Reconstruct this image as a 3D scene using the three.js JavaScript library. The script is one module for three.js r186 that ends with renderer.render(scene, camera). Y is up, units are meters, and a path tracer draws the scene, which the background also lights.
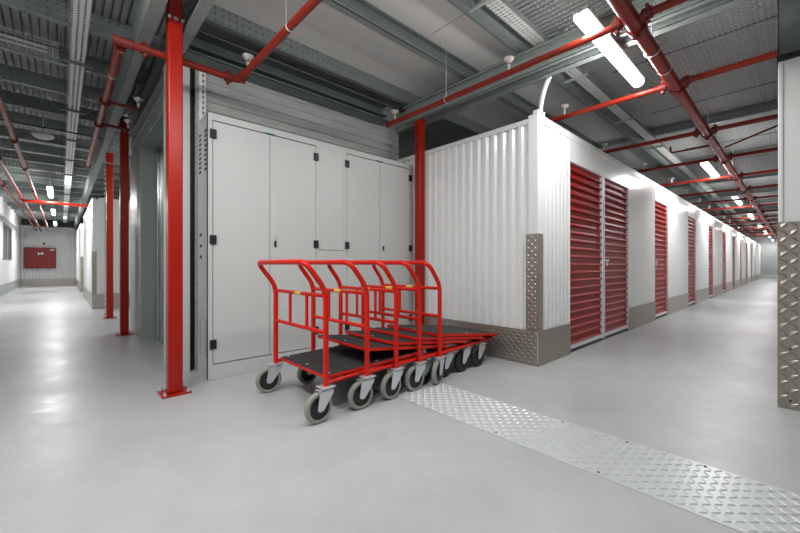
import * as THREE from 'three';
import { RoundedBoxGeometry } from 'three/addons/geometries/RoundedBoxGeometry.js';
import { mergeGeometries } from 'three/addons/utils/BufferGeometryUtils.js';
import { RectAreaLightUniformsLib } from 'three/addons/lights/RectAreaLightUniformsLib.js';

// ---------------------------------------------------------------- camera, exposure
// x runs down the right-hand corridor, -z runs down the left-hand corridor, camera stands at x = z = 0
const scene = new THREE.Scene();
scene.background = new THREE.Color(0x000000);
const YAW = 42.8 * Math.PI / 180;
const camera = new THREE.PerspectiveCamera(2 * Math.atan(266.5 / 365.4) * 180 / Math.PI, 800 / 533, 0.05, 120);
camera.position.set(0, 1, 0);
camera.lookAt(Math.sin(YAW), 1, -Math.cos(YAW));
camera.setViewOffset(800, 533, 0, 1.5, 800, 533);
scene.add(camera);
const renderer = new THREE.WebGLRenderer({ antialias: true });
renderer.toneMapping = THREE.LinearToneMapping;
renderer.toneMappingExposure = 1.3;
renderer.shadowMap.enabled = true;
RectAreaLightUniformsLib.init();
const LAMP_POWER = 60;                 // radiance of every batten light in the hall
const LAMP_COLOR = new THREE.Color(1, 1, 0.985);

// ---------------------------------------------------------------- helpers
let seed = 7;
const rnd = () => { seed = (seed * 1664525 + 1013904223) % 4294967296; return seed / 4294967296; };
const taken = {};
function numbered(n) {
  if (taken[n] === undefined) { taken[n] = 0; return n; }
  taken[n]++; return n + '_' + String(taken[n]).padStart(3, '0');
}
function clean(g) {
  g = g.index ? g.toNonIndexed() : g;
  for (const k of Object.keys(g.attributes)) if (!['position', 'normal', 'uv'].includes(k)) g.deleteAttribute(k);
  return g;
}
function metreUV(g) {
  const p = g.attributes.position, n = g.attributes.normal, uv = new Float32Array(p.count * 2);
  for (let i = 0; i < p.count; i++) {
    const ax = Math.abs(n.getX(i)), ay = Math.abs(n.getY(i)), az = Math.abs(n.getZ(i));
    let u, v;
    if (ay >= ax && ay >= az) { u = p.getX(i); v = p.getZ(i); }
    else if (ax >= az) { u = p.getZ(i); v = p.getY(i); }
    else { u = p.getX(i); v = p.getY(i); }
    uv[2 * i] = u; uv[2 * i + 1] = v;
  }
  g.setAttribute('uv', new THREE.BufferAttribute(uv, 2));
  return g;
}
function join(list) {
  const l = (Array.isArray(list) ? list : [list]).map(clean);
  return metreUV(l.length > 1 ? mergeGeometries(l) : l[0]);
}
function part(name, geos, mat, parent) {
  const m = new THREE.Mesh(join(geos), mat);
  m.name = parent ? name : numbered(name); m.castShadow = m.receiveShadow = true;
  (parent || scene).add(m);
  return m;
}
function same(name, geo, mat, parent) {          // a mesh on a geometry that is shared as it is
  const m = new THREE.Mesh(geo, mat); m.name = name; m.castShadow = m.receiveShadow = true; parent.add(m); return m;
}
function group(name, parent, pos) {
  const g = new THREE.Group(); g.name = parent ? name : numbered(name); (parent || scene).add(g);
  if (pos) g.position.set(...pos);
  return g;
}
function thing(o, label, category, grp) { o.userData.label = label; o.userData.category = category; if (grp) o.userData.group = grp; return o; }
function struct(o, label, category) { o.userData.kind = 'structure'; o.userData.label = label; o.userData.category = category; return o; }
function box(x0, x1, y0, y1, z0, z1) { return new THREE.BoxGeometry(x1 - x0, y1 - y0, z1 - z0).translate((x0 + x1) / 2, (y0 + y1) / 2, (z0 + z1) / 2); }
function rbox(x0, x1, y0, y1, z0, z1, r = 0.004, s = 1) { return new RoundedBoxGeometry(x1 - x0, y1 - y0, z1 - z0, s, r).translate((x0 + x1) / 2, (y0 + y1) / 2, (z0 + z1) / 2); }
const V = (a) => new THREE.Vector3(...a);
function rod(a, b, r, seg = 10) {
  const A = V(a), B = V(b), d = B.clone().sub(A), g = new THREE.CylinderGeometry(r, r, d.length(), seg);
  g.applyQuaternion(new THREE.Quaternion().setFromUnitVectors(new THREE.Vector3(0, 1, 0), d.clone().normalize()));
  return g.translate(...A.add(B).multiplyScalar(0.5).toArray());
}
function bentTube(pts, rad, r, seg = 60, rs = 10) {         // polyline with rounded corners
  const P = pts.map(V), path = new THREE.CurvePath(); let prev = P[0];
  for (let i = 1; i < P.length - 1; i++) {
    const a = P[i - 1].clone().sub(P[i]), b = P[i + 1].clone().sub(P[i]), k = Math.min(rad, a.length() * 0.49, b.length() * 0.49);
    const s = P[i].clone().add(a.setLength(k)), e = P[i].clone().add(b.setLength(k));
    path.add(new THREE.LineCurve3(prev, s)); path.add(new THREE.QuadraticBezierCurve3(s, P[i], e)); prev = e;
  }
  path.add(new THREE.LineCurve3(prev, P[P.length - 1]));
  return new THREE.TubeGeometry(path, seg, r, rs, false);
}
// prism from an outline (pairs of local x and out) drawn up in height: runs along +x, faces +z, stands on y = 0
function upright(outline, h) {
  const s = new THREE.Shape(outline.map(([x, o]) => new THREE.Vector2(x, o)));
  return new THREE.ExtrudeGeometry(s, { depth: h, bevelEnabled: false, steps: 1 }).rotateX(Math.PI / 2).translate(0, h, 0);
}
function corrugated(len, h, pitch, depth, back = 0.02, ramp = 0.18) {
  const o = [], n = Math.max(1, Math.round(len / pitch)), p = len / n;
  for (let i = 0; i < n; i++) {
    const x = i * p;
    o.push([x, 0], [x + p * (0.5 - ramp), 0], [x + p * 0.5, -depth], [x + p * (1 - ramp), -depth]);
  }
  o.push([len, 0], [len, -depth - back], [0, -depth - back]);
  return upright(o, h);
}
const facing = { z: 0, '-x': -Math.PI / 2, x: Math.PI / 2, '-z': Math.PI };

// ---------------------------------------------------------------- textures (computed, in metres)
function lattice(n, s) { const a = new Float32Array(n * n); let q = s; for (let i = 0; i < n * n; i++) { q = (q * 1664525 + 1013904223) % 4294967296; a[i] = q / 4294967296; } return a; }
const lat = [lattice(256, 11), lattice(256, 23), lattice(256, 37)];
function vnoise(x, y, per, k = 0) {                            // value noise, repeats every per cells
  const xi = Math.floor(x), yi = Math.floor(y), fx = x - xi, fy = y - yi, w = (t) => t * t * (3 - 2 * t), L = lat[k];
  const g = (i, j) => L[(((j % per) + per) % per) * 256 + (((i % per) + per) % per)];
  const a = g(xi, yi), b = g(xi + 1, yi), c = g(xi, yi + 1), d = g(xi + 1, yi + 1), u = w(fx), v = w(fy);
  return a + (b - a) * u + (c - a) * v + (a - b - c + d) * u * v;
}
function tex(size, metres, fn, srgb) {                         // fn(u, v) in 0..1 -> grey or [r, g, b] in 0..255
  const d = new Uint8Array(size * size * 4);
  for (let j = 0; j < size; j++) for (let i = 0; i < size; i++) {
    const c = fn(i / size, j / size), o = (j * size + i) * 4;
    if (Array.isArray(c)) { d[o] = c[0]; d[o + 1] = c[1]; d[o + 2] = c[2]; } else d[o] = d[o + 1] = d[o + 2] = c;
    d[o + 3] = 255;
  }
  const t = new THREE.DataTexture(d, size, size); t.wrapS = t.wrapT = THREE.RepeatWrapping; t.magFilter = THREE.LinearFilter; t.minFilter = THREE.LinearFilter;
  if (srgb) t.colorSpace = THREE.SRGBColorSpace;
  t.repeat.set(1 / metres, 1 / metres); t.needsUpdate = true; return t;
}
const fbm = (u, v, base, k) => 0.5 * vnoise(u * base, v * base, base, k) + 0.3 * vnoise(u * base * 2, v * base * 2, base * 2, k) + 0.2 * vnoise(u * base * 4, v * base * 4, base * 4, k);

const floorColor = tex(1024, 4, (u, v) => {
  const a = fbm(u, v, 6, 0), b = fbm(u, v, 48, 1);
  const s = rnd() > 0.99985 ? -45 : 0;
  const g = 182 + (a - 0.5) * 22 + (b - 0.5) * 9 + s;
  return [g - 2, g, g + 2];
}, true);
const floorRough = tex(512, 2.6, (u, v) => 92 + fbm(u, v, 5, 1) * 60 + fbm(u, v, 40, 2) * 40);
const floorBump = tex(512, 0.9, (u, v) => 255 * fbm(u, v, 20, 0));
const galvColor = tex(512, 0.5, (u, v) => { const g = 186 + (fbm(u, v, 22, 1) - 0.5) * 26 + (vnoise(u * 64, v * 64, 64, 2) - 0.5) * 12; return [g - 3, g + 1, g]; }, true);
const rubColor = tex(512, 0.25, (u, v) => { const g = 44 + (fbm(u, v, 16, 0) - 0.5) * 26 + (vnoise(u * 200, v * 200, 200, 1) - 0.5) * 30; return [g, g, g + 1]; }, true);
const sheetColor = tex(512, 1.2, (u, v) => { const g = 196 + (fbm(u * 0.25, v, 24, 1) - 0.5) * 26; return [g, g + 1, g]; }, true);
const fineTread = tex(256, 0.08, (u, v) => {                    // small raised bars, two to a repeat each way
  let m = 0;
  for (let q = 0; q < 4; q++) {
    const cx = (q % 2) * 0.5 + 0.25, cy = Math.floor(q / 2) * 0.5 + 0.25, s = (q === 0 || q === 3) ? 1 : -1;
    const dx = u - cx, dy = v - cy, a = (dx + s * dy) * 0.7071, b = (dx - s * dy) * 0.7071;
    m = Math.max(m, 1 - Math.hypot(a / 0.22, b / 0.07));
  }
  return 255 * Math.min(1, Math.max(0, m * 2));
});
// punched sheet: black is the hole
const holes = (w, nx, r) => tex(128, w, (u, v) => { const a = ((u * nx) % 1) - 0.5, b = ((v * nx) % 1) - 0.5; return Math.hypot(a, b) < r ? 0 : 255; });
const slotAlpha = tex(256, 0.05, (u, v) => { const a = Math.abs(u - 0.5), b = Math.abs(v - 0.5); return (a < 0.2 && b < 0.3) ? 0 : 255; });
const dotAlpha = holes(0.06, 1, 0.13);
const trayAlpha = tex(256, 0.04, (u, v) => { const a = Math.abs(u - 0.5), b = Math.abs(v - 0.5); return (a < 0.2 && b < 0.34) ? 0 : 255; });
const ladderAlpha = tex(128, 0.09, (u, v) => Math.abs(v - 0.5) < 0.26 && Math.abs((u * 3) % 1 - 0.5) < 0.42 ? 0 : 255);

// ---------------------------------------------------------------- materials
const S = (o) => new THREE.MeshStandardMaterial(o);
const P = (o) => new THREE.MeshPhysicalMaterial(o);
const M = {
  floor: S({ map: floorColor, roughnessMap: floorRough, roughness: 0.67, bumpMap: floorBump, bumpScale: 0.0006 }),
  white: P({ color: 0xe6e8e8, roughness: 0.34, clearcoat: 0.35, clearcoatRoughness: 0.16 }),
  plaster: S({ color: 0xe2e3e2, roughness: 0.7 }),
  panel: S({ color: 0xdedddb, roughness: 0.8 }),
  cabinet: S({ color: 0xc6c9c8, roughness: 0.42 }),
  cabinetSide: S({ color: 0xc6c9c8, roughness: 0.42 }),
  red: P({ color: 0x9e1704, roughness: 0.34, specularIntensity: 0.7 }),
  trolley: P({ color: 0xcc1a06, roughness: 0.3, specularIntensity: 0.7 }),
  pipe: P({ color: 0x862111, roughness: 0.36, specularIntensity: 0.7 }),
  coupling: S({ color: 0x6d1c16, roughness: 0.5 }),
  door: P({ color: 0x960c09, roughness: 0.4, specularIntensity: 0.4 }),
  hose: S({ color: 0x8c0f12, roughness: 0.45 }),
  galv: S({ map: galvColor, color: 0xc9d0cd, metalness: 0.25, roughness: 0.45 }),
  galvDark: S({ map: galvColor, color: 0x9aa5a2, metalness: 0.3, roughness: 0.5 }),
  deck: S({ map: galvColor, color: 0xffffff, metalness: 0.2, roughness: 0.5 }),
  sheet: S({ map: sheetColor, color: 0xf0f3f2, metalness: 0.15, roughness: 0.4 }),
  dots: S({ map: galvColor, color: 0xc9d0cd, metalness: 0.25, roughness: 0.46, alphaMap: dotAlpha, alphaTest: 0.5, side: THREE.DoubleSide }),
  ladder: S({ color: 0xf0ecd8, roughness: 0.5, alphaMap: ladderAlpha, alphaTest: 0.5, side: THREE.DoubleSide }),
  slots: S({ color: 0xeceeec, metalness: 0.1, roughness: 0.5, alphaMap: slotAlpha, alphaTest: 0.5, side: THREE.DoubleSide }),
  tray: S({ color: 0xeceeec, metalness: 0.1, roughness: 0.5, alphaMap: trayAlpha, alphaTest: 0.5, side: THREE.DoubleSide }),
  lift: S({ color: 0xb2b9b8, metalness: 0.6, roughness: 0.38 }),
  liftPanel: S({ color: 0x99a19e, metalness: 0.2, roughness: 0.5 }),
  chrome: S({ color: 0xc8cccc, metalness: 1, roughness: 0.18 }),
  plate: S({ color: 0xa49d94, metalness: 0.75, roughness: 0.36 }),
  plateFine: S({ color: 0xb5b0aa, metalness: 0.75, roughness: 0.4, bumpMap: fineTread, bumpScale: 0.002 }),
  strip: S({ color: 0xcdd1d3, metalness: 0.2, roughness: 0.3 }),
  rubber: S({ map: rubColor, roughness: 0.75 }),
  black: S({ color: 0x141516, roughness: 0.5 }),
  tyre: S({ color: 0x8f938a, roughness: 0.6 }),
  darkTyre: S({ color: 0x2c2f2e, roughness: 0.65 }),
  hub: S({ color: 0x1f2624, roughness: 0.45 }),
  zinc: S({ color: 0xd6dadd, metalness: 0.6, roughness: 0.32 }),
  sticker: S({ color: 0xdfc455, roughness: 0.5 }),
  green: S({ color: 0x2f6f5c, roughness: 0.5 }),
  brass: S({ color: 0xdad7d0, metalness: 0.6, roughness: 0.3 }),
  cable: S({ color: 0xe4e5e4, roughness: 0.5 }),
  housing: S({ color: 0xd9dbdb, roughness: 0.5 }),
  glow: S({ color: 0xf4f4f2, roughness: 0.5, emissive: LAMP_COLOR, emissiveIntensity: 3.2 }),
  opal: S({ color: 0xd4d6d4, roughness: 0.45 }),
  paper: S({ color: 0xf0f0ee, roughness: 0.7 }),
  glass: P({ color: 0xffffff, roughness: 0.03, transmission: 1, thickness: 0, ior: 1.5 }),
  frameDark: S({ color: 0x8b9091, roughness: 0.5 }),
  endGrey: S({ color: 0x9b9c9b, roughness: 0.8 }),
  hall: S({ color: 0xcfd0cf, roughness: 0.8 }),
};

// tread plate: bars in two alternating slants, raised from a face in the x,y plane that looks to +z
function treads(w, h, cell, long, wide, rise, x0 = 0, y0 = 0) {
  const pos = [], nx = Math.floor(w / cell), ny = Math.floor(h / cell), ox = x0 + (w - nx * cell) / 2, oy = y0 + (h - ny * cell) / 2;
  for (let j = 0; j < ny; j++) for (let i = 0; i < nx; i++) {
    const cx = ox + (i + 0.5) * cell, cy = oy + (j + 0.5) * cell, s = (i + j) % 2 ? 1 : -1, c = Math.SQRT1_2;
    const L = (a, b, z) => [cx + a * c - s * b * c, cy + s * a * c + b * c, z];
    const e1 = L(-long / 2, 0, 0), e2 = L(long / 2, 0, 0), s1 = L(0, -wide / 2, 0), s2 = L(0, wide / 2, 0), r1 = L(-long / 4, 0, rise), r2 = L(long / 4, 0, rise);
    for (const t of [[e1, s1, r1], [s1, r2, r1], [s1, e2, r2], [e2, s2, r2], [s2, r1, r2], [s2, e1, r1]]) for (const p of t) pos.push(...p);
  }
  const g = new THREE.BufferGeometry(); g.setAttribute('position', new THREE.Float32BufferAttribute(pos, 3)); g.computeVertexNormals(); return g;
}
// a tread plate standing on the floor: local run +x, facing +z
function kickPlate(parent, name, len, h, x, y, z, turn, cell = 0.034) {
  const p = part(name, box(0, len, 0, h, -0.003, 0), M.plate, parent);
  p.position.set(x, y, z); p.rotation.y = turn;
  const t = part('tread_bars', treads(len, h, cell, cell * 1.42, cell * 0.68, 0.004), M.plate, p); t.userData.kind = 'stuff';
  return p;
}

// ================================================================ SETTING
const HC = 3.34;                                              // underside of the deck ribs
const XL = -1.43, ZE = -25.2, ZR = -1.72, XC = 3.446, XE = 38;
{ // floor
  const f = part('floor', box(-3, XE + 1, -0.2, 0, -28, 7), M.floor); struct(f, 'glossy light grey resin floor of the storage hall', 'floor');
}
{ // ceiling: ribbed steel deck with a slab above, white panels between the joists of the middle bay
  const c = group('ceiling'); struct(c, 'ribbed galvanised steel deck ceiling with pale panels between joists', 'ceiling');
  part('slab', box(-3, XE + 1, HC + 0.05, HC + 0.25, -28, 7), M.hall, c);
  const pos = [], pitch = 0.062, z0 = -28, z1 = 7;
  const prof = []; for (let x = -3; x < XE + 1; x += pitch) prof.push([x, HC], [x + pitch * 0.68, HC], [x + pitch * 0.74, HC + 0.045], [x + pitch * 0.94, HC + 0.045]);
  for (let i = 0; i < prof.length - 1; i++) {
    const [xa, ya] = prof[i], [xb, yb] = prof[i + 1];
    pos.push(xa, ya, z1, xa, ya, z0, xb, yb, z0, xa, ya, z1, xb, yb, z0, xb, yb, z1);
  }
  const g = new THREE.BufferGeometry(); g.setAttribute('position', new THREE.Float32BufferAttribute(pos, 3)); g.computeVertexNormals();
  part('deck', g, M.deck, c);
  for (const [za, zb, seams] of [[-3.46, -2.6, [0.84, 3.34, 5.84, 7.69]], [-2.52, -1.9, [0.84, 2.69, 5.19, 7.69]]]) for (let i = 0; i < 3; i++) part('ceiling_panel', box(seams[i] + 0.004, seams[i + 1] - 0.004, 3.285, 3.325, za, zb), M.panel, c);
  const pads = [];
  for (let i = 0; i < prof.length; i += 4) {
    const x = prof[i][0]; if (x < 1.6 || x > 12.5) continue;
    for (let z = -1.6; z < 0.6; z += 0.042) {
      const a = [x + 0.006, HC, z], b = [x + 0.036, HC, z], c2 = [x + 0.036, HC, z + 0.026], d = [x + 0.006, HC, z + 0.026];
      const q = (p, dx, dz) => [p[0] + dx, HC - 0.009, p[2] + dz], A = q(a, 0.004, 0.004), B = q(b, -0.004, 0.004), C = q(c2, -0.004, -0.004), D = q(d, 0.004, -0.004);
      for (const t of [[A, B, C], [A, C, D], [a, b, B], [a, B, A], [b, c2, C], [b, C, B], [c2, d, D], [c2, D, C], [d, a, A], [d, A, D]]) for (const p of t) pads.push(...p);
    }
  }
  const pg = new THREE.BufferGeometry(); pg.setAttribute('position', new THREE.Float32BufferAttribute(pads, 3)); pg.computeVertexNormals();
  part('deck_embossing', pg, M.deck, c).userData.kind = 'stuff';
  for (const x of [4.05, 4.9, 5.7, 6.65, 8.35, 9.2, 10.9]) part('deck_lap', box(x, x + 0.02, HC - 0.012, HC + 0.002, -1.5, 5), M.galvDark, c);
}
{ // outer walls that close the hall
  const w = group('wall_left'); struct(w, 'long white wall along the left corridor with metal skirting', 'wall');
  const y0 = 1.18, y1 = 2.42, A = [-17.85, -19.03], B = [-19.36, -20.55];
  part('plaster', [box(XL - 0.2, XL, 0, y0, -28, 7), box(XL - 0.2, XL, y1, 3.6, -28, 7), box(XL - 0.2, XL, y0, y1, A[0], 7), box(XL - 0.2, XL, y0, y1, B[0], A[1]), box(XL - 0.2, XL, y0, y1, -28, B[1])], M.plaster, w);
  part('skirting', [box(XL, XL + 0.012, 0, 0.13, ZE, -3), box(XL, XL + 0.018, 0.14, 0.26, ZE, -3), box(XL, XL + 0.012, 0.27, 0.36, ZE, -3)], M.sheet, w);
  [A, B].forEach(([za, zb], i) => {
    const o = group('window_' + (i + 1)); struct(o, i ? 'narrow glazed window on the left wall nearer the end wall' : 'narrow glazed window on the left wall nearer the camera', 'window');
    part('frame', [box(XL - 0.1, XL + 0.02, y0, y1, za - 0.07, za), box(XL - 0.1, XL + 0.02, y0, y1, zb, zb + 0.07), box(XL - 0.1, XL + 0.02, y0, y0 + 0.06, zb, za), box(XL - 0.1, XL + 0.02, y1 - 0.06, y1, zb, za)], M.frameDark, o);
    part('pane', box(XL - 0.06, XL - 0.055, y0 + 0.06, y1 - 0.06, zb + 0.07, za - 0.07), M.glass, o);
    part('blind', box(XL - 0.14, XL - 0.12, y0, y0 + 0.5, zb + 0.05, za - 0.05), M.hose, o);
    part('backing', box(XL - 0.19, XL - 0.17, y0 - 0.02, y1 + 0.02, zb, za), M.liftPanel, o);
  });
  struct(part('wall_back', box(-3, XE + 1, 0, 3.6, 5, 5.2), M.plaster), 'plain wall behind the camera', 'wall');
  struct(part('wall_far', box(-3, XE + 1, 0, 3.6, -27.4, -27.2), M.hall), 'building wall behind the end of the left corridor', 'wall');
  const e = group('wall_right_end'); struct(e, 'grey wall closing the far end of the right corridor', 'wall');
  part('plaster', box(XE, XE + 0.2, 0, 3.6, -27.2, 5), M.endGrey, e);
  part('skirting', box(XE - 0.012, XE, 0, 0.3, ZR, -0.08), M.sheet, e);
}
{ // end wall of the left corridor
  const w = group('wall_left_end'); struct(w, 'white corrugated wall closing the far end of the left corridor', 'wall');
  const g = corrugated(2.6, 2.5, 0.155, 0.05, 0.04, 0.1); g.translate(XL + 0.002, 0.33, ZE);
  part('corrugated_sheet', g, M.white, w);
  part('top_rail', rbox(XL + 0.002, 1.17, 2.83, 2.91, ZE - 0.06, ZE + 0.012), M.white, w);
  part('kick_plate', box(XL + 0.02, 1.17, 0, 0.33, ZE - 0.05, ZE + 0.006), M.plateFine, w);
}
{ // back wall behind the cabinets: horizontally ribbed pale sheet
  const w = group('wall_cabinet_bay'); struct(w, 'pale metal wall with horizontal ribs above the grey cabinets', 'wall');
  const n = 36, y0 = 0, y1 = 3.3, p = (y1 - y0) / n, o = [];
  for (let i = 0; i < n; i++) { const y = i * p; o.push([y, 0], [y + p * 0.72, 0], [y + p * 0.78, -0.014], [y + p * 0.94, -0.014]); }
  o.push([y1, 0], [y1, -0.06], [0, -0.06]);
  const s = new THREE.Shape(o.map(([a, b]) => new THREE.Vector2(b, a)));
  const g = new THREE.ExtrudeGeometry(s, { depth: 2.57, bevelEnabled: false, steps: 1 }).rotateY(-Math.PI / 2);
  g.computeBoundingBox();
  g.translate(0.925 - g.boundingBox.min.x, 0, -3.8 - g.boundingBox.max.z);
  part('ribbed_sheet', g, M.sheet, w);
}
{ // lift front and the walls round it, along the left corridor
  const w = group('wall_lift'); struct(w, 'grey metal clad wall with the goods lift opening beside the red columns', 'wall');
  part('end_panel', rbox(0.70, 0.884, 0, 2.86, -4.02, -3.85), M.cabinet, w);
  part('gap_seal', box(0.884, 0.925, 0, 3.3, -4.02, -3.9), M.black, w);
  part('cladding', [rbox(0.77, 1.0, 0, 3.3, -4.25, -4.02), rbox(0.77, 0.93, 0, 2.58, -6.9, -5.93), rbox(0.93, 1.1, 0, 2.58, -6.9, -5.93)], M.lift, w);
  part('reveal_panel', box(0.775, 0.935, 0.0, 2.58, -5.93, -5.915), M.liftPanel, w);
  part('fascia', [box(0.79, 1.2, 2.58, 3.3, -6.9, -4.25), rbox(0.765, 0.80, 2.58, 2.64, -6.9, -4.25), rbox(0.765, 0.80, 2.78, 2.82, -6.9, -4.25)], M.liftPanel, w);
  part('return_wall', box(0.8, 3.4, 0, 3.3, -7.0, -6.9), M.plaster, w);
  part('shaft_wall', box(1.1, 1.2, 0, 3.3, -6.9, -4.25), M.liftPanel, w);
  const d = group('door_1'); struct(d, 'stainless steel goods lift door between the front red columns', 'door');
  part('jamb', [rbox(0.935, 1.0, 0, 2.5, -5.91, -5.80, 0.01), rbox(0.965, 1.03, 0, 2.5, -5.78, -5.70, 0.01)], M.chrome, d);
  part('door_leaf', [rbox(1.03, 1.07, 0.01, 2.5, -5.68, -5.0), rbox(1.045, 1.085, 0.01, 2.5, -4.99, -4.3)], M.lift, d);
  part('sill', box(0.935, 1.1, 0, 0.012, -5.9, -4.3), M.chrome, d);
}

// ---------------------------------------------------------------- storage rows
const H0 = 2.5, KICK = 0.345;
const doorsAt = [[4.19, 5.25], [5.30, 6.35]]; for (let x = 7.87; x < 34; x += 3.03) doorsAt.push([x, x + 1.02]);
{
  const w = group('wall_right_row'); struct(w, 'long row of glossy white storage units down the right corridor', 'wall');
  // side towards the cabinets
  const side = corrugated(3.4, 2.42 - 0.02, 0.105, 0.024, 0.02, 0.2); side.rotateY(facing['-x']).translate(XC, 0.02, ZR - 0.10 - 3.4);
  part('corrugated_sheet', side, M.white, w);
  part('top_rail', rbox(XC - 0.006, XC + 0.05, 2.42, 2.47, ZR - 3.5, ZR - 0.02), M.white, w);
  part('corner_post', [rbox(XC - 0.008, XC + 0.10, 0.02, 2.5, ZR - 0.10, ZR + 0.006, 0.006), rbox(XC - 0.010, XC + 0.06, 2.5, 2.535, ZR - 0.05, ZR + 0.008, 0.004), rbox(XC + 0.10, XC + 0.14, 2.5, 2.54, ZR - 0.04, ZR + 0.008, 0.004)], M.white, w);
  // front faces
  let x = XC + 0.10; const gaps = []; const merged = [[4.19, 6.35], ...doorsAt.slice(2)];
  for (const [a, b] of merged) { gaps.push([x, a]); x = b; } gaps.push([x, XE]);
  for (const [a, b] of gaps) {
    const g = corrugated(b - a, H0 - 0.07 - 0.02, 0.094, 0.007, 0.03, 0.16); g.translate(a, 0.02, ZR);
    part('corrugated_sheet', g, M.white, w);
  }
  for (const [a, b] of merged) part('header_panel', box(a, b, 2.185, H0 - 0.07, ZR - 0.04, ZR - 0.004), M.white, w);
  part('top_rail', [rbox(XC + 0.10, XE, H0 - 0.07, H0, ZR - 0.04, ZR + 0.004), box(XC + 0.10, XE, H0 - 0.078, H0 - 0.07, ZR - 0.03, ZR + 0.002)], M.white, w);
  part('roof_sheet', box(XC + 0.02, XE, 2.40, 2.415, -6.0, ZR - 0.05), M.white, w);
  // kick plates
  kickPlate(w, 'kick_plate', 1.62, KICK, XC - 0.010, 0, ZR - 1.62, facing['-x'], 0.036);
  kickPlate(w, 'corner_plate', 0.125, 1.31 - KICK, XC - 0.0125, KICK, ZR - 0.12, facing['-x'], 0.036);
  kickPlate(w, 'corner_plate', 0.10, 1.31 - KICK, XC - 0.012, KICK, ZR + 0.012, 0, 0.036);
  gaps.forEach(([a, b], i) => {
    const s = i ? a : XC - 0.012;
    if (i < 2) kickPlate(w, 'kick_plate', b - s, KICK, s, 0, ZR + 0.012, 0, 0.026);
    else part('kick_plate', box(s, b, 0, KICK, ZR + 0.006, ZR + 0.012), M.plateFine, w);
  });
  for (let i = 0; i < 4; i++) part('rivet', new THREE.CylinderGeometry(0.006, 0.006, 0.004, 8).rotateX(Math.PI / 2).translate(3.60 + i * 0.055, 2.41, ZR + 0.004), M.black, w);
}
// shutter doors
const PITCH = 0.0905, slatProfile = (() => {
  const s = new THREE.Shape([[0, 0], [0.034, 0], [0.040, 0.004], [0.040, 0.010], [0.034, 0.016], [0.018, 0.024], [0.009, 0.042], [0.005, PITCH], [0, PITCH]].map(([o, y]) => new THREE.Vector2(o, y)));
  return s;
})();
function slatGeo(len) {
  const g = new THREE.ExtrudeGeometry(slatProfile, { depth: len, bevelEnabled: false, steps: 1 }).rotateY(-Math.PI / 2);   // profile x -> z
  g.computeBoundingBox(); g.translate(-g.boundingBox.min.x, 0, -g.boundingBox.min.z);
  return join(g);
}
doorsAt.forEach(([a, b], k) => {
  const ord = ['third', 'fourth', 'fifth', 'sixth', 'seventh', 'eighth', 'ninth', 'tenth', 'eleventh', 'twelfth'];
  const d = group('door_' + (k + 2)); d.position.set(a, 0, ZR - 0.045);
  struct(d, k === 0 ? 'large red slatted shutter door nearest the white corner' : k === 1 ? 'red slatted shutter door with latch, right half of the nearest pair' : `red slatted shutter door, ${ord[k - 2]} from the white corner down the corridor`, 'door');
  const w = b - a, sg = slatGeo(w - 0.028);
  const n = 23, y0 = 0.09;
  const flip = sg.clone(); // faces +z already
  for (let i = 0; i < n; i++) { const s = same('slat', flip, M.door, d); s.position.set(0.014, y0 + i * PITCH, 0.0); }
  part('frame', [rbox(0, 0.014, 0.03, 2.185, -0.02, 0.048, 0.003), rbox(w - 0.014, w, 0.03, 2.185, -0.02, 0.048, 0.003), rbox(0.014, w - 0.014, 2.172, 2.185, -0.02, 0.044, 0.003)], M.white, d);
  if (k === 0) part('mullion', rbox(w, w + 0.05, 0.04, 2.185, -0.02, 0.046, 0.004), M.sheet, d);
  part('bottom_bar', rbox(0.02, w - 0.02, 0.04, 0.09, -0.02, 0.034, 0.004), M.white, d);
  part('threshold', box(0, w, 0, 0.04, -0.04, 0.03), M.black, d);
  if (k !== 0) {
    const l = group('latch', d, [0.10, 1.06, 0.04]);
    part('bolt', rbox(-0.06, 0.06, -0.012, 0.012, -0.01, 0.012, 0.004), M.zinc, l);
    part('padlock', [rbox(-0.02, 0.02, -0.07, -0.02, -0.008, 0.012, 0.004)], M.brass, l);
  }
});
{ // wall end at the right edge of the frame
  const w = group('wall_right_near'); struct(w, 'white wall end with tall tread plate guard at the right edge', 'wall');
  part('panel', [box(3.712, 3.80, 0, 2.43, -0.065, 5), box(3.80, XE, 0, 2.43, -0.06, 0.0)], M.plaster, w);
  part('corner_bead', rbox(3.705, 3.73, 1.3, 2.43, -0.079, -0.055, 0.004), M.white, w);
  kickPlate(w, 'guard_plate', 1.3, 1.30, 3.700, 0, -0.079, facing['-x'], 0.05);
  part('guard_return', box(3.697, 3.85, 0, 1.30, -0.082, -0.078), M.plate, w);
  part('bolt', [new THREE.CylinderGeometry(0.007, 0.007, 0.006, 8).rotateZ(Math.PI / 2).translate(3.697, 0.06, -0.02), new THREE.CylinderGeometry(0.007, 0.007, 0.006, 8).rotateZ(Math.PI / 2).translate(3.697, 0.42, -0.02)], M.black, w);
}
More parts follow.
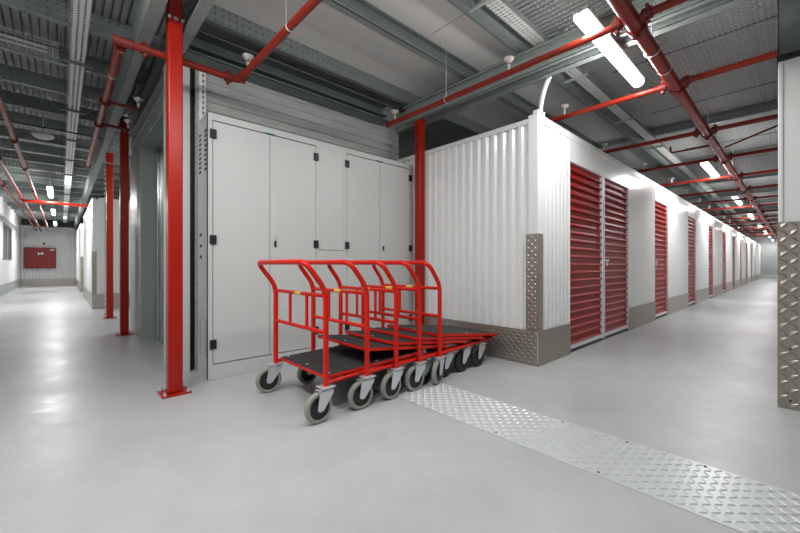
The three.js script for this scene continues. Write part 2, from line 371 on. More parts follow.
{ // storage blocks on the right of the left corridor
  const mk = (name, label, z0, z1) => {
    const w = group(name); struct(w, label, 'wall');
    const f = corrugated(2.4, 2.14, 0.11, 0.02, 0.03, 0.18); f.translate(0.62, 0.34, z0);
    part('corrugated_sheet', f, M.white, w);
    const L = z0 - z1 - 0.1, s = corrugated(L, 2.14, 0.11, 0.012, 0.03, 0.18); s.rotateY(facing['-x']).translate(0.52, 0.34, z1);
    part('corrugated_sheet', s, M.white, w);
    part('corner_post', rbox(0.515, 0.62, 0.34, 2.5, z0 - 0.1, z0 + 0.005, 0.005), M.white, w);
    part('top_rail', [box(0.51, 0.57, 2.48, 2.54, z1, z0 - 0.1), box(0.62, 3.0, 2.48, 2.54, z0 - 0.06, z0 + 0.004)], M.white, w);
    const p1 = part('kick_plate', box(0, 2.5, 0, 0.34, -0.004, 0), M.plateFine, w); p1.position.set(0.51, 0, z0 + 0.012);
    const p2 = part('kick_plate', box(0, L + 0.1, 0, 0.34, -0.004, 0), M.plateFine, w); p2.position.set(0.508, 0, z1); p2.rotation.y = facing['-x'];
    kickPlate(w, 'corner_plate', 0.08, 0.97, 0.508, 0.34, z0 - 0.068, facing['-x'], 0.04);
    kickPlate(w, 'corner_plate', 0.08, 0.97, 0.508, 0.34, z0 + 0.0125, 0, 0.04);
  };
  mk('wall_left_row', 'white corrugated storage block beyond the red columns', -10.82, -15.6);
  mk('wall_left_row_far', 'white corrugated storage block at the far end of the left corridor', -17.8, ZE);
}
{ // floor strip of tread plate
  const f = group('trim_1'); struct(f, 'bright tread plate strip across the grey floor from the trolleys', 'floor strip');
  for (const [za, zb] of [[-3.4, -2.02], [-2.018, -0.62], [-0.618, 2.0]]) part('plate', box(1.865, 2.355, 0, 0.004, za, zb), M.strip, f);
  const t = treads(0.48, 5.4, 0.036, 0.042, 0.014, 0.0042); t.rotateX(-Math.PI / 2).translate(1.87, 0.004, 2.0);
  const b = part('tread_bars', t, M.strip, f); b.userData.kind = 'stuff';
  part('screw', [[1.89, -1.2], [2.33, -1.0], [1.89, -0.64], [2.33, -0.64], [2.33, -0.3]].map(([x, z]) => new THREE.CylinderGeometry(0.006, 0.006, 0.004, 8).translate(x, 0.006, z)), M.black, f);
}

// ================================================================ STEEL FRAME
function column(x, z, h, label, w = 0.1) {
  const c = group('steel_column', null, [x, 0, z]); thing(c, label, 'column', 'red steel columns');
  part('shaft', rbox(-w / 2, w / 2, 0.012, h, -w / 2, w / 2, 0.012, 3), M.red, c);
  part('base_plate', rbox(-0.1, 0.1, 0, 0.012, -0.1, 0.1, 0.003), M.red, c);
  for (const [a, b] of [[-1, -1], [1, -1], [-1, 1], [1, 1]]) part('bolt', [new THREE.CylinderGeometry(0.013, 0.013, 0.014, 6).translate(a * 0.078, 0.019, b * 0.078), new THREE.CylinderGeometry(0.007, 0.007, 0.026, 8).translate(a * 0.078, 0.025, b * 0.078)], M.zinc, c);
  if (h > 2.9) for (const a of [-0.02, 0.02]) part('frame_bolt', [-1, 1].map((s) => new THREE.CylinderGeometry(0.012, 0.012, 0.02, 6).rotateX(Math.PI / 2).translate(a + s * 0.025, 2.9, w / 2 + 0.008)), M.zinc, c);
  return c;
}
column(0.648, -3.3, 3.1, 'large red steel column standing nearest, left of the grey cabinets');
column(0.66, -6.55, 3.1, 'dark red steel column beside the lift wall, second from the front');
column(0.665, -8.75, 3.1, 'slim red steel column in front of the white corrugated storage block');
column(3.395, -3.29, 3.1, 'red steel column between the grey cabinets and the white corrugated corner', 0.096);
{ // slotted strip beside the slim column
  const s = part('slotted_strip', box(0.578, 0.612, 0.02, 2.8, -8.75, -8.747), M.ladder); thing(s, 'white slotted metal strip on the left of the slim red column', 'strip');
}
// channel beams run along z in pairs, one each side of a column line
function channelZ(x0, x1, y0, y1, z0, z1, open) {      // open: +1 opens to +x
  const t = 0.006, w = open > 0 ? [x0, x0 + t] : [x1 - t, x1], l = open > 0 ? [x1 - t, x1] : [x0, x0 + t];
  return [box(w[0], w[1], y0, y1, z0, z1), box(x0, x1, y0, y0 + t, z0, z1), box(x0, x1, y1 - t, y1, z0, z1), box(l[0], l[1], y0, y0 + 0.025, z0, z1), box(l[0], l[1], y1 - 0.025, y1, z0, z1)];
}
function channelX(z0, z1, y0, y1, x0, x1, open) {      // open: +1 opens to +z
  const t = 0.006, w = open > 0 ? [z0, z0 + t] : [z1 - t, z1], l = open > 0 ? [z1 - t, z1] : [z0, z0 + t];
  return { web: box(x0, x1, y0 + 0.004, y1 - 0.004, w[0], w[1]), rest: [box(x0, x1, y0, y0 + t, z0, z1), box(x0, x1, y1 - t, y1, z0, z1), box(x0, x1, y0, y0 + 0.022, l[0], l[1]), box(x0, x1, y1 - 0.022, y1, l[0], l[1])] };
}
function beamZ(name, x0, x1, z0, z1, open, label, top = 3.11, mat = M.galv, low = 2.85) {
  const b = group(name); thing(b, label, 'beam', 'galvanised ceiling beams');
  const c = channelZ(x0, x1, low, top, z0, z1, open);
  part('web', c[0], M.dots, b); part('flange', c.slice(1), mat, b);
  return b;
}
beamZ('channel_beam', 0.455, 0.545, -27, 4.9, 1, 'galvanised channel beam on the corridor side of the front red columns');
beamZ('channel_beam', 0.715, 0.79, -6.5, 4.9, -1, 'galvanised channel beam on the cabinet side of the nearest red column');
beamZ('channel_beam', 3.295, 3.343, -3.5, 4.9, -1, 'channel beam along the left side of the red column by the corrugated corner', 3.08);
beamZ('channel_beam', 3.445, 3.53, -6, 4.9, 1, 'channel beam along the right side of the red column by the corrugated corner');
['first', 'second', 'third', 'fourth', 'fifth', 'sixth', 'seventh', 'eighth', 'ninth', 'tenth', 'eleventh'].forEach((o, i) => {
  const x = 7.45 + i * 2.71;
  beamZ('channel_beam', x - 0.035, x + 0.035, -6, 4.9, 1, `galvanised beam crossing over the right corridor, ${o} beyond the nearest batten light`, 3.335, M.galv, 3.2);
});
function joist(z, x0, x1, open, label, mat = M.galv, webMat = M.dots) {
  const j = group('ceiling_joist'); thing(j, label, 'joist', 'cold formed ceiling joists');
  const c = channelX(z, z + 0.07, 3.13, 3.30, x0, x1, open);
  part('web', c.web, webMat, j); part('flange', c.rest, mat, j);
  return j;
}
joist(-3.53, 0.83, 7.4, -1, 'perforated joist next to the ribbed wall above the cabinets');
joist(-2.60, 0.83, 7.4, 1, 'perforated joist between the two rows of pale ceiling panels');
joist(-1.90, 0.83, XE, -1, 'perforated joist at the front edge of the pale ceiling panels');
['first', 'second', 'third', 'fourth', 'fifth', 'sixth', 'seventh', 'eighth', 'ninth', 'tenth', 'eleventh', 'twelfth'].forEach((o, i) => joist(-4.42 - i * 0.9, XL, 2.2, i % 2 ? 1 : -1, `ceiling joist across the left corridor, ${o} from the camera`));
['thirteenth', 'fourteenth', 'fifteenth', 'sixteenth', 'seventeenth', 'eighteenth', 'nineteenth', 'twentieth'].forEach((o, i) => joist(-15.6 - i * 1.2, XL, 2.2, -1, `ceiling joist across the left corridor, ${o} from the camera`));
{ // beam along x over the cabinets
  const b = group('channel_beam'); thing(b, 'dark channel beam running above the ribbed wall over the cabinets', 'beam', 'galvanised ceiling beams');
  const c = channelX(-3.76, -3.60, 2.87, 3.10, 0.81, 3.16, 1);
  part('channel', [c.web, ...c.rest, box(0.81, 3.16, 2.965, 2.985, -3.75, -3.66)], M.galvDark, b);
}
{ // slotted upright at the back of the cabinets, and the post on the right wall end
  const u = part('slotted_upright', [box(0.94, 0.995, 0, 2.86, -3.773, -3.77), box(0.995, 0.998, 0, 2.86, -3.795, -3.77)], M.slots); thing(u, 'white slotted steel upright rising behind the left end of the cabinets', 'upright');
  const p = group('steel_post'); thing(p, 'dark galvanised steel post standing on the wall end at the right edge', 'post');
  part('channel', channelZ(3.74, 3.82, 2.44, 3.33, -0.075, 0.10, -1).slice(0, 1), M.galvDark, p);
  part('flange', [box(3.70, 3.82, 2.47, 3.33, -0.081, -0.075), box(3.74, 3.82, 2.47, 3.33, 0.094, 0.10), box(3.70, 3.706, 2.47, 3.33, -0.08, 0.1)], M.galvDark, p);
  part('foot', rbox(3.69, 3.83, 2.43, 2.47, -0.085, 0.03), M.black, p);
  const v = part('vertical_conduit', rod([3.33, 2.3, -3.7], [3.33, 2.87, -3.7], 0.012), M.galv); thing(v, 'thin galvanised conduit rising behind the right end of the cabinets', 'conduit');
}

// ================================================================ CABINETS
function cabinet(x0, x1, split, label, sideVents) {
  const c = group('utility_cabinet'); c.position.set(x0, 0, -3.436); thing(c, label, 'cabinet', 'grey utility cabinets');
  const w = x1 - x0, sp = split - x0, H = 2.32;
  part('body', [box(0, 0.002, 0, H, -0.31, -0.002), box(w - 0.002, w, 0, H, -0.31, -0.002), box(0, w, 0, H, -0.312, -0.31), box(0, w, H - 0.002, H, -0.31, -0.002), box(0.002, w - 0.002, 0.1, H - 0.02, -0.05, -0.045)], M.cabinet, c);
  part('front_frame', [rbox(0, 0.037, 0, H, -0.04, 0, 0.003), rbox(w - 0.034, w, 0, H, -0.04, 0, 0.003), rbox(0.037, w - 0.034, 2.262, H, -0.04, 0, 0.003), rbox(0.037, w - 0.034, 0, 0.13, -0.04, 0, 0.003)], M.cabinet, c);
  const y0 = 0.139, y1 = 2.253;
  for (const [a, b, hx] of [[0.042, sp - 0.0025, 0], [sp + 0.0025, w - 0.039, w]]) {
    const d = part('door', rbox(a, b, y0, y1, -0.022, 0.0, 0.003), M.cabinet, c);
    for (const y of [2.14, 1.22, 0.31]) part('hinge', rbox((hx ? w - 0.065 : 0.012), (hx ? w - 0.012 : 0.066), y - 0.04, y + 0.04, 0.0, 0.016, 0.005, 2), M.black, d);
    if (hx) {
      part('lock_plate', rbox(a + 0.035, a + 0.06, 1.20, 1.275, 0.0, 0.006, 0.003), M.zinc, d);
      part('swing_handle', rbox(a + 0.037, a + 0.058, 1.175, 1.235, 0.004, 0.014, 0.004), M.black, d);
    }
  }
  part('top_tab', rbox(sp - 0.05, sp + 0.05, 2.253, 2.268, -0.01, 0.008, 0.003), M.green, c);
  if (sideVents) {
    const vents = [];
    for (const zz of [-0.07, -0.24]) for (let i = 0; i < 9; i++) vents.push(rbox(-0.003, 0.001, 1.83 + i * 0.042, 1.851 + i * 0.042, zz - 0.028, zz + 0.028, 0.001));
    for (let i = 0; i < 15; i++) for (const zz of [-0.06, -0.24]) vents.push(rbox(-0.002, 0.001, 0.2 + i * 0.022, 0.206 + i * 0.022, zz - 0.02, zz + 0.02, 0.001));
    for (const zz of [-0.22]) for (const y of [1.06, 1.16, 1.26]) vents.push(rbox(-0.003, 0.001, y, y + 0.026, zz - 0.03, zz + 0.03, 0.001));
    part('vent_slots', vents, M.black, c).userData.kind = 'stuff';
  }
  return c;
}
cabinet(0.926, 2.008, 1.474, 'wide grey two door cabinet with vented side next to the nearest red column', true);
cabinet(2.325, 3.40, 2.849, 'grey two door cabinet next to the white corrugated storage unit', false);
{
  const f = group('filler_panel'); thing(f, 'narrow grey blank panel between the two double door cabinets', 'panel');
  part('upper_plate', rbox(2.0085, 2.3245, 1.165, 2.32, -3.47, -3.438, 0.002), M.cabinet, f);
  part('lower_plate', rbox(2.0085, 2.3245, 0, 1.16, -3.47, -3.438, 0.002), M.cabinet, f);
}

// ================================================================ TROLLEYS
const tyreGeo = join(new THREE.LatheGeometry([[0.073, -0.019], [0.088, -0.019], [0.095, -0.015], [0.098, -0.006], [0.098, 0.006], [0.095, 0.015], [0.088, 0.019], [0.073, 0.019], [0.071, 0.010], [0.071, -0.010], [0.073, -0.019]].map(([a, b]) => new THREE.Vector2(a, b)), 32).rotateX(Math.PI / 2));
const hubGeo = join(new THREE.LatheGeometry([[0.0, -0.022], [0.022, -0.022], [0.024, -0.012], [0.055, -0.009], [0.062, -0.015], [0.0725, -0.017], [0.0725, 0.017], [0.062, 0.015], [0.055, 0.009], [0.024, 0.012], [0.022, 0.022], [0.0, 0.022]].map(([a, b]) => new THREE.Vector2(a, b)), 28).rotateX(Math.PI / 2));
const forkGeo = (() => {                                     // local origin at the swivel axis, y from the floor, axle trailing at x = -0.055
  const s = new THREE.Shape(); s.moveTo(-0.062, 0.205); s.lineTo(0.042, 0.205); s.lineTo(0.040, 0.180); s.lineTo(-0.030, 0.088); s.quadraticCurveTo(-0.048, 0.068, -0.072, 0.082); s.quadraticCurveTo(-0.080, 0.092, -0.076, 0.11); s.lineTo(-0.062, 0.19);
  const out = [];
  for (const z of [-0.031, 0.027]) out.push(new THREE.ExtrudeGeometry(s, { depth: 0.004, bevelEnabled: false }).translate(0, 0, z));
  out.push(box(-0.062, 0.042, 0.201, 0.206, -0.031, 0.031));
  return join(out);
})();
const axleGeo = join([rod([-0.055, 0.098, -0.036], [-0.055, 0.098, 0.036], 0.009, 8)]);
const mountGeo = join([new THREE.CylinderGeometry(0.034, 0.040, 0.014, 18).translate(0, 0.212, 0), rbox(-0.05, 0.05, 0.217, 0.223, -0.043, 0.043, 0.002)]);
const W2 = 0.375;
const postZ = (s, x) => s * (W2 - 0.105 * x);                 // the base narrows towards the back so that trolleys nest
const handleGeo = join(bentTube([[0, 0.222, W2], [0, 0.835, W2], [-0.146, 1.02, W2], [-0.146, 1.02, -W2], [0, 0.835, -W2], [0, 0.222, -W2]], 0.075, 0.0182, 110, 12));
const upperBar = join(rod([0, 0.80, -W2], [0, 0.80, W2], 0.014)), lowerBar = join(rod([0, 0.563, -W2], [0, 0.563, W2], 0.014));
const balGeo = join(rod([0, 0.563, 0], [0, 0.80, 0], 0.0115));
const stickGeo = join(rod([0, 0.80, -0.03], [0, 0.80, 0.055], 0.0148));
const baseGeo = join([rod([0, 0.24, W2], [0.95, 0.24, postZ(1, 0.95)], 0.0125), rod([0, 0.24, -W2], [0.95, 0.24, postZ(-1, 0.95)], 0.0125), rod([0.95, 0.24, postZ(1, 0.95)], [0.95, 0.24, postZ(-1, 0.95)], 0.0125)]);
const DL = 0.93, DW = 0.338;
const deckGeo = join(rbox(0.004, DL - 0.004, -0.006, 0.012, -DW + 0.004, DW - 0.004, 0.003));
const deckEdge = join([rbox(0, DL, -0.014, 0.008, DW - 0.012, DW, 0.003), rbox(0, DL, -0.014, 0.008, -DW, -DW + 0.012, 0.003), rbox(0, 0.012, -0.014, 0.008, -DW, DW, 0.003), rbox(DL - 0.012, DL, -0.014, 0.008, -DW, DW, 0.003)]);
const screwGeo = join([[0.05, 0.3], [0.05, -0.3], [0.05, 0], [0.46, 0.3], [0.46, -0.3], [0.88, 0.3], [0.88, -0.3]].map(([x, z]) => new THREE.CylinderGeometry(0.009, 0.010, 0.004, 8).translate(x, 0.013, z)));
const hingeGeo = join([rod([0.95, 0.262, -0.3], [0.95, 0.262, 0.3], 0.008), box(0.935, 0.965, 0.24, 0.27, 0.2, 0.22), box(0.935, 0.965, 0.24, 0.27, -0.22, -0.2)]);
function trolley(x, z, turn, tilt, swivel, label) {
  const t = group('platform_trolley', null, [x, 0, z]); t.rotation.y = turn; thing(t, label, 'trolley', 'red nesting platform trolleys');
  same('handle_frame', handleGeo, M.trolley, t); same('crossbar', upperBar, M.trolley, t); same('crossbar', lowerBar, M.trolley, t);
  for (const zz of [-0.125, 0.125]) { const b = same('baluster', balGeo, M.trolley, t); b.position.z = zz; }
  same('sticker', stickGeo, M.sticker, t);
  same('base_frame', baseGeo, M.trolley, t); same('deck_hinge', hingeGeo, M.trolley, t);
  const d = same('deck', deckGeo, M.rubber, t); same('edge_rail', deckEdge, M.trolley, d); same('screws', screwGeo, M.zinc, d).userData.kind = 'stuff';
  const yF = tilt ? 0.395 : 0.262, yR = 0.282, a = Math.atan2(yR - yF, DL); d.rotation.z = a; d.position.set(0.022, yF, 0);
  const spots = [[0, W2], [0, -W2], [0.70, postZ(1, 0.70)], [0.70, postZ(-1, 0.70)]];
  spots.forEach(([cx, cz], i) => {
    const c = group('caster', t, [cx, 0, cz]); c.rotation.y = i < 2 ? swivel[i] : 0;
    same('tyre', tyreGeo, i < 2 ? M.tyre : M.darkTyre, c).position.set(-0.055, 0.098, 0); same('hub', hubGeo, M.hub, c).position.set(-0.055, 0.098, 0);
    same('fork', forkGeo, M.zinc, c); same('axle', axleGeo, M.zinc, c); same('mounting_plate', mountGeo, M.zinc, c);
  });
  return t;
}
const ZT = -2.425;
trolley(1.248, ZT, 0, false, [0.05, -0.15], 'foremost red trolley with its black deck lying flat, nearest the large red column');
trolley(1.578, ZT + 0.004, 0, true, [-0.06, 0.1], 'second red trolley from the front, its black deck tilted over the foremost one');
trolley(1.860, ZT - 0.002, 0, true, [0.04, 0.0], 'middle red trolley of the five nested in a row');
trolley(2.116, ZT - 0.004, 0, true, [-0.03, 0.12], 'fourth red trolley from the front, second from the white corrugated wall');
trolley(2.366, ZT - 0.006, 0, true, [0.35, -0.1], 'rearmost red trolley with the topmost deck, nearest the white corrugated wall');

// ================================================================ BATTEN LIGHTS
function batten(x, y, z, alongX, label, len = 1.5, tubes = 1) {
  const b = group('batten_light', null, [x, y, z]); if (!alongX) b.rotation.y = Math.PI / 2;
  thing(b, label, 'light', 'white batten lights');
  const s = new THREE.Shape(); s.moveTo(-0.046, 0); s.lineTo(-0.046, -0.02); s.quadraticCurveTo(-0.042, -0.056, 0, -0.058); s.quadraticCurveTo(0.042, -0.056, 0.046, -0.02); s.lineTo(0.046, 0); s.closePath();
  part('diffuser', new THREE.ExtrudeGeometry(s, { depth: len - 0.06, bevelEnabled: true, bevelSize: 0.004, bevelThickness: 0.02, bevelSegments: 2, curveSegments: 8 }).translate(0, 0, -(len - 0.06) / 2).rotateY(Math.PI / 2), M.glow, b);
  part('housing', rbox(-len / 2, len / 2, 0.004, 0.03, -0.05, 0.05, 0.006), M.housing, b);
  for (const a of [-1, 1]) part('clip', rbox(a * (len / 2) - 0.012, a * (len / 2) + 0.012, -0.01, 0.022, -0.012, 0.012, 0.003), M.zinc, b);
  for (const a of [-0.5, 0.5]) part('hanger', rod([a, 0.03, 0], [a, 3.33 - y, 0], 0.004, 6), M.zinc, b);
  const l = new THREE.RectAreaLight(LAMP_COLOR, LAMP_POWER * tubes, 0.09, len - 0.06);
  l.position.set(x, y - 0.07, z); l.rotation.set(-Math.PI / 2, 0, alongX ? Math.PI / 2 : 0);
  scene.add(l);
  for (const sd of [-1, 1]) {                                  // the sides of the opal diffuser give light too
    const q = new THREE.RectAreaLight(LAMP_COLOR, LAMP_POWER * 0.55 * tubes, len - 0.06, 0.055);
    q.position.set(x + (alongX ? 0 : sd * 0.056), y - 0.03, z + (alongX ? sd * 0.056 : 0));
    q.lookAt(q.position.x + (alongX ? 0 : sd), q.position.y, q.position.z + (alongX ? sd : 0));
    scene.add(q);
  }
  return b;
}
const LY = 2.768, LZ = -1.02;
batten(3.37, LY, LZ, true, 'long bright batten light crossed by a red pipe, nearest the camera', 1.42);
['second', 'third', 'fourth', 'fifth', 'sixth', 'seventh', 'eighth'].forEach((o, i) => batten(8.83 + i * 4.68, LY, LZ - 0.04, true, `lit batten light over the right corridor, ${o} from the camera`));
batten(-0.2, LY, -12.2, false, 'lit batten light over the left corridor, nearest of the row there', 1.5, 1.7);
batten(-0.2, LY, -16.7, false, 'lit batten light over the left corridor, second of the row there', 1.5, 1.7);
batten(-0.2, LY, -21.2, false, 'lit batten light over the left corridor, close to the corrugated end wall', 1.5, 1.7);
batten(2.0, LY, -7.9, true, 'batten light in the side passage behind the lift wall');
// lights of the same rows above and behind the camera
batten(0.65, LY, LZ, true, 'batten light of the corridor row directly above the camera');
batten(-0.2, LY, -2.2, false, 'batten light of the left corridor row above the camera');

// ================================================================ PIPES
const PY = 2.66;
function sprinkler(parent, x, y, z, r) {
  const s = group('sprinkler_head', parent, [x, y, z]);
  part('stem', [rod([0, r * 0.6, 0], [0, r + 0.03, 0], 0.011), new THREE.CylinderGeometry(0.016, 0.016, 0.016, 6).translate(0, r + 0.035, 0)], M.brass, s);
  part('frame_arms', [rod([0.014, r + 0.04, 0], [0.004, r + 0.085, 0], 0.003, 6), rod([-0.014, r + 0.04, 0], [-0.004, r + 0.085, 0], 0.003, 6)], M.brass, s);
  part('deflector', new THREE.LatheGeometry([[0.012, 0.058], [0.03, 0.072], [0.046, 0.092], [0.047, 0.097], [0.03, 0.1], [0, 0.1]].map(([a, b]) => new THREE.Vector2(a, b + r)), 18), M.brass, s);
  return s;
}
function couple(parent, p, axis, r) {                         // grooved coupling: ring with two bolt ears
  const L = 0.028, A = { x: [L, 0, 0], z: [0, 0, L], y: [0, L, 0] }[axis];
  const e = axis === 'y' ? [r + 0.02, 0, 0] : [0, r + 0.02, 0], q = axis === 'x' ? [0, 0, 0.022] : [0.022, 0, 0];
  const a = [p[0] - A[0], p[1] - A[1], p[2] - A[2]], b = [p[0] + A[0], p[1] + A[1], p[2] + A[2]];
  const g = [rod(a, b, r + 0.013, 14)];
  for (const s of [-1, 1]) {
    const c = [p[0] + s * e[0], p[1] + s * e[1], p[2] + s * e[2]];
    g.push(rod([c[0] - q[0], c[1] - q[1], c[2] - q[2]], [c[0] + q[0], c[1] + q[1], c[2] + q[2]], 0.014, 6));
  }
  return part('coupling', g, M.coupling, parent);
}
function hanger(parent, x, z, r, y = PY) {
  const g = [new THREE.TorusGeometry(r + 0.006, 0.004, 6, 18).translate(0, 0, 0)];
  return g;
}
{ // main
  const m = group('sprinkler_main'); thing(m, 'thick red sprinkler main pipe running down the right corridor', 'pipe');
  part('pipe', rod([-1.2, PY, -0.75], [XE - 0.1, PY, -0.75], 0.047, 20), M.pipe, m);
  for (const x of [1.9, 2.84, 4.13, 5.86, 7.5, 9.2, 10.9, 12.6]) couple(m, [x + 0.12, PY, -0.75], 'x', 0.047);
  for (const x of [3.75, 6.7]) part('weld_ring', rod([x, PY, -0.75], [x + 0.012, PY, -0.75], 0.0485, 20), M.paper, m);
  for (let x = 3.3; x < XE; x += 2.71) part('hanger', [rod([x + 0.05, PY + 0.045, -0.75], [x + 0.05, 3.33, -0.75], 0.005, 6), new THREE.TorusGeometry(0.051, 0.005, 6, 20).rotateY(Math.PI / 2).translate(x + 0.05, PY, -0.75)], M.zinc, m);
}
function branch(x, z0, z1, r, label, heads, withMain = true) {
  const p = group('sprinkler_branch_pipe'); thing(p, label, 'pipe', 'red sprinkler branch pipes');
  part('pipe', [rod([x, PY, z0], [x, PY, -0.80], r, 14), rod([x, PY, -0.70], [x, PY, z1], r, 14)], M.pipe, p);
  if (withMain) { couple(p, [x, PY, -0.84], 'z', r); couple(p, [x, PY, -0.66], 'z', r); }
  part('end_cap', rod([x, PY, z0 - 0.012], [x, PY, z0 + 0.03], r + 0.006, 14), M.coupling, p);
  for (const h of heads) sprinkler(p, x, PY, h, r);
  return p;
}
const b1 = branch(2.835, -3.27, 4.5, 0.026, 'red branch pipe crossing in front of the nearest batten light', [-3.15, -1.68]);
part('hanger', [rod([2.835, PY + 0.026, -2.38], [2.835, 3.285, -2.38], 0.004, 6), new THREE.TorusGeometry(0.03, 0.004, 6, 18).translate(2.835, PY, -2.38)], M.zinc, b1);
branch(4.13, -2.1, 4.5, 0.026, 'bright red branch pipe ending above the white unit corner', [-1.75]);
branch(5.86, -2.4, 4.5, 0.026, 'red branch pipe over the nearest pair of red shutter doors', [-1.9]);
branch(7.5, -2.4, 4.5, 0.026, 'red branch pipe just beyond the first crossing beam in the right corridor', [-1.8]);
branch(9.2, -2.2, 4.5, 0.026, 'red branch pipe under the second batten light of the right corridor', [-1.72]);
['sixth', 'seventh', 'eighth', 'ninth', 'tenth', 'eleventh', 'twelfth', 'thirteenth', 'fourteenth', 'fifteenth', 'sixteenth', 'seventeenth'].forEach((o, i) => branch(10.9 + i * 1.7, -2.3, 4.5, 0.026, `red branch pipe over the right corridor, ${o} from the camera`, [-1.75]));
{ // short stub with a hook beyond the third branch
  const s = group('sprinkler_stub'); thing(s, 'short thin red stub pipe with an upturned end beside the main pipe', 'pipe');
  part('pipe', [bentTube([[6.62, PY, -0.80], [6.62, PY, -1.25], [6.62, PY + 0.09, -1.25]], 0.03, 0.014, 20, 8)], M.pipe, s);
  const d = part('diagonal_brace', rod([7.0, PY + 0.03, -0.68], [7.6, 3.2, 0.4], 0.013, 8), M.pipe); thing(d, 'thin red diagonal brace from the main pipe up to the deck', 'brace');
}
{ // pipes at the left
  const a = group('sprinkler_cross_pipe'); thing(a, 'red pipe passing behind the nearest red column to an elbow over the cabinets', 'pipe');
  part('pipe', [rod([0.30, PY, -3.40], [1.10, PY, -3.40], 0.028, 14)], M.pipe, a);
  part('tee', [rod([0.275, PY, -3.40], [0.40, PY, -3.40], 0.036, 14)], M.coupling, a);
  couple(a, [0.47, PY, -3.40], 'x', 0.028); couple(a, [1.08, PY, -3.40], 'x', 0.028);
  const b = group('sprinkler_elbow_pipe'); thing(b, 'red pipe rising from the elbow over the cabinets towards the camera', 'pipe');
  part('pipe', [bentTube([[1.10, PY, -3.40], [1.168, PY, -3.40], [1.168, PY, -3.33], [1.168, PY, -0.80]], 0.05, 0.028, 80, 14)], M.pipe, b);
  couple(b, [1.168, PY, -3.30], 'z', 0.028); couple(b, [1.168, PY, -0.84], 'z', 0.028);
  sprinkler(b, 1.168, PY, -3.17, 0.028);
  part('weld_ring', rod([1.168, PY, -2.40], [1.168, PY, -2.39], 0.0292, 14), M.paper, b);
  part('hanger', [rod([1.168, PY, -2.45], [1.168, 3.29, -2.45], 0.004, 6)], M.zinc, b);
  const c = group('sprinkler_left_pipe'); thing(c, 'red pipe running down the left corridor from the tee by the nearest column', 'pipe');
  part('pipe', rod([0.325, PY, -3.437], [0.325, PY, -8.0], 0.03, 14), M.pipe, c);
  part('end_cap', rod([0.325, PY, -7.98], [0.325, PY, -8.06], 0.038, 14), M.coupling, c);
  couple(c, [0.325, PY, -3.47], 'z', 0.03);
  part('weld_ring', rod([0.325, PY, -4.05], [0.325, PY, -4.065], 0.0312, 14), M.paper, c);
  for (const z of [-4.75, -5.55]) {
    part('stub', [rod([0.30, PY, z], [0.62, PY, z], 0.016, 10), new THREE.TorusGeometry(0.04, 0.011, 8, 20).translate(0.325, PY, z)], M.coupling, c);
    sprinkler(c, 0.60, PY, z, 0.016);
  }
  const d = group('sprinkler_thin_pipe'); thing(d, 'long thin red pipe along the left corridor, right of the paired pipes', 'pipe');
  part('pipe', rod([-0.46, PY, -2.0], [-0.46, PY, -24.8], 0.026, 14), M.pipe, d);
  for (const z of [-7.0, -8.9, -11.4, -14]) couple(d, [-0.46, PY, z], 'z', 0.026);
  const e = group('sprinkler_paired_pipe'); thing(e, 'red pipe of the left pair, further from the left wall', 'pipe', 'paired red pipes');
  part('pipe', rod([-0.73, PY, -8.3], [-0.73, PY, -24.8], 0.034, 14), M.pipe, e); couple(e, [-0.73, PY, -8.4], 'z', 0.034); couple(e, [-0.73, PY, -13.0], 'z', 0.034);
  const f = group('sprinkler_paired_pipe'); thing(f, 'red pipe of the left pair, closest to the left wall', 'pipe', 'paired red pipes');
  part('pipe', rod([-0.88, PY, -8.3], [-0.88, PY, -24.8], 0.026, 14), M.pipe, f); couple(f, [-0.88, PY, -11.0], 'z', 0.026);
  const g = group('sprinkler_bridge_pipe'); thing(g, 'bright red pipe crossing the left corridor below the paired pipes', 'pipe');
  part('pipe', rod([-0.72, PY - 0.075, -12.9], [0.52, PY - 0.075, -12.9], 0.036, 14), M.red, g);
  part('end_cap', rod([0.5, PY - 0.075, -12.9], [0.54, PY - 0.075, -12.9], 0.044, 14), M.coupling, g);
}

// ================================================================ CABLE TRAYS, CONDUITS, SMALL FITTINGS
{
  const t = group('cable_tray'); thing(t, 'white perforated cable tray running down the left corridor ceiling', 'cable tray');
  part('tray_bed', box(0.052, 0.172, 3.04, 3.042, -24, -1.3), M.tray, t);
  part('tray_side', [box(0.050, 0.053, 3.04, 3.085, -24, -1.3), box(0.171, 0.174, 3.04, 3.085, -24, -1.3)], M.galv, t);
  for (let z = -4.9; z > -23; z -= 1.55) part('support_rail', [box(-0.01, 0.235, 3.015, 3.038, z - 0.012, z + 0.012), rod([-0.005, 3.02, z], [-0.005, 3.33, z], 0.004, 6), rod([0.23, 3.02, z], [0.23, 3.33, z], 0.004, 6)], M.galvDark, t);
  const u = group('cable_tray'); thing(u, 'perforated cable tray above the top edge of the storage row', 'cable tray');
  part('tray_bed', box(1.0, 30, 3.15, 3.152, -1.74, -1.62), M.tray, u);
  part('tray_side', [box(1.0, 30, 3.15, 3.195, -1.743, -1.74), box(1.0, 30, 3.15, 3.195, -1.62, -1.617)], M.galv, u);
  for (let x = 2.52; x < 29; x += 1.8) part('support_rail', [box(x - 0.012, x + 0.012, 3.125, 3.148, -1.86, -1.58), rod([x, 3.13, -1.59], [x, 3.33, -1.59], 0.004, 6)], M.sheet, u);
}
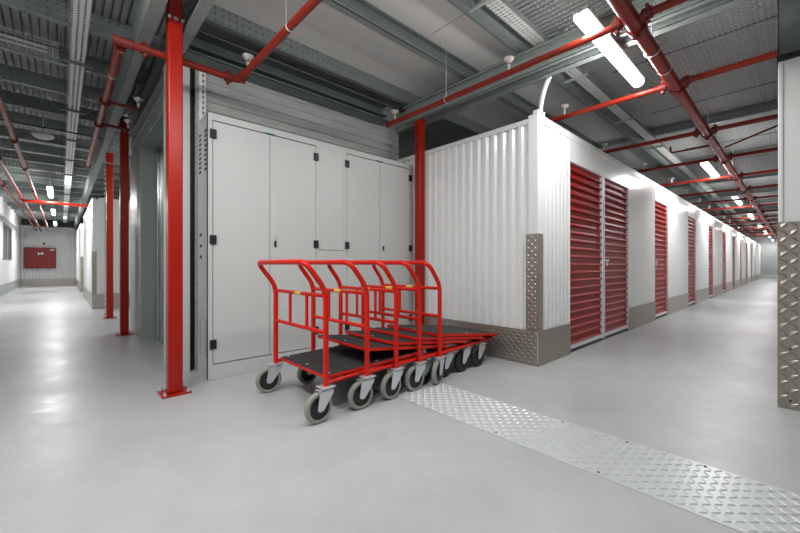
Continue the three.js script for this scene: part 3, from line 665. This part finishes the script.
{ // wire basket over the left corridor
  const w = group('wire_basket_tray'); thing(w, 'wire basket cable tray crossing above the left corridor near the top left corner', 'cable tray');
  const g = [], z0 = -4.95, y0 = 3.02;
  for (let i = 0; i <= 5; i++) g.push(rod([XL + 0.02, y0, z0 + i * 0.05], [-0.02, y0, z0 + i * 0.05], 0.0025, 5));
  for (const z of [z0, z0 + 0.25]) for (const y of [0.03, 0.06]) g.push(rod([XL + 0.02, y0 + y, z], [-0.02, y0 + y, z], 0.0025, 5));
  for (let x = XL + 0.05; x < -0.02; x += 0.06) g.push(rod([x, y0, z0], [x, y0, z0 + 0.25], 0.0025, 5), rod([x, y0, z0], [x, y0 + 0.06, z0], 0.0025, 5), rod([x, y0, z0 + 0.25], [x, y0 + 0.06, z0 + 0.25], 0.0025, 5));
  part('wires', g, M.zinc, w);
  for (let i = 0; i < 4; i++) part('cable', bentTube([[XL + 0.1, y0 + 0.012, z0 + 0.05 + i * 0.045], [-1.0, y0 + 0.014, z0 + 0.09 + i * 0.03], [-0.6, y0 + 0.012, z0 + 0.04 + i * 0.05], [-0.1, y0 + 0.014, z0 + 0.05 + i * 0.045]], 0.12, 0.009, 40, 6), i % 2 ? M.cable : M.galv, w);
  part('strut', box(-0.72, -0.69, 2.99, 3.33, -4.86, -4.83), M.galvDark, w);
  const c = part('ceiling_conduit', rod([XL, 2.98, -7.35], [0.47, 2.98, -7.35], 0.011, 8), M.black); thing(c, 'thin black conduit crossing the left corridor ceiling', 'conduit');
  const d = group('disc_luminaire', null, [-0.2, 2.9, -7.5]); thing(d, 'unlit round white ceiling fitting over the left corridor', 'light');
  part('dome', new THREE.LatheGeometry([[0, -0.045], [0.07, -0.042], [0.115, -0.022], [0.125, 0], [0.125, 0.02], [0, 0.02]].map(([a, b]) => new THREE.Vector2(a, b)), 28), M.opal, d);
  part('stem', rod([0, 0.02, 0], [0, 0.42, 0], 0.008, 8), M.zinc, d);
  const k = part('flexible_conduit', bentTube([[3.56, 2.44, ZR - 0.03], [3.56, 2.62, ZR - 0.03], [3.57, 2.85, ZR + 0.03], [3.62, 3.05, ZR + 0.16], [3.66, 3.33, ZR + 0.18]], 0.14, 0.022, 50, 12), M.cable); thing(k, 'white flexible conduit rising from the top corner of the white unit', 'conduit');
}
{ // hose cabinet on the end wall
  const h = group('hose_cabinet'); thing(h, 'red fire hose cabinet on the corrugated end wall of the left corridor', 'cabinet');
  part('body', rbox(-1.31, -0.21, 0.85, 1.85, ZE + 0.002, ZE + 0.2, 0.01), M.hose, h);
  const d = part('door', rbox(-1.27, -0.25, 0.89, 1.81, ZE + 0.2, ZE + 0.215, 0.006), M.hose, h);
  part('lock', rbox(-1.22, -1.17, 1.28, 1.38, ZE + 0.215, ZE + 0.23, 0.004), M.black, d);
  part('pictogram', [box(-0.85, -0.82, 1.48, 1.62, ZE + 0.215, ZE + 0.218), box(-0.72, -0.66, 1.50, 1.62, ZE + 0.215, ZE + 0.218), box(-0.82, -0.72, 1.53, 1.58, ZE + 0.215, ZE + 0.218)], M.paper, d);
  part('label_plate', box(-0.42, -0.27, 1.72, 1.78, ZE + 0.215, ZE + 0.218), M.paper, d);
  const l = group('alarm_beacon'); thing(l, 'small fitting on the end wall just above the red hose cabinet', 'beacon');
  part('base', rbox(-0.70, -0.58, 1.95, 2.0, ZE + 0.002, ZE + 0.06), M.housing, l);
  part('cap', rbox(-0.68, -0.60, 2.0, 2.1, ZE + 0.002, ZE + 0.05, 0.01), M.hose, l);
}
renderer.render(scene, camera);
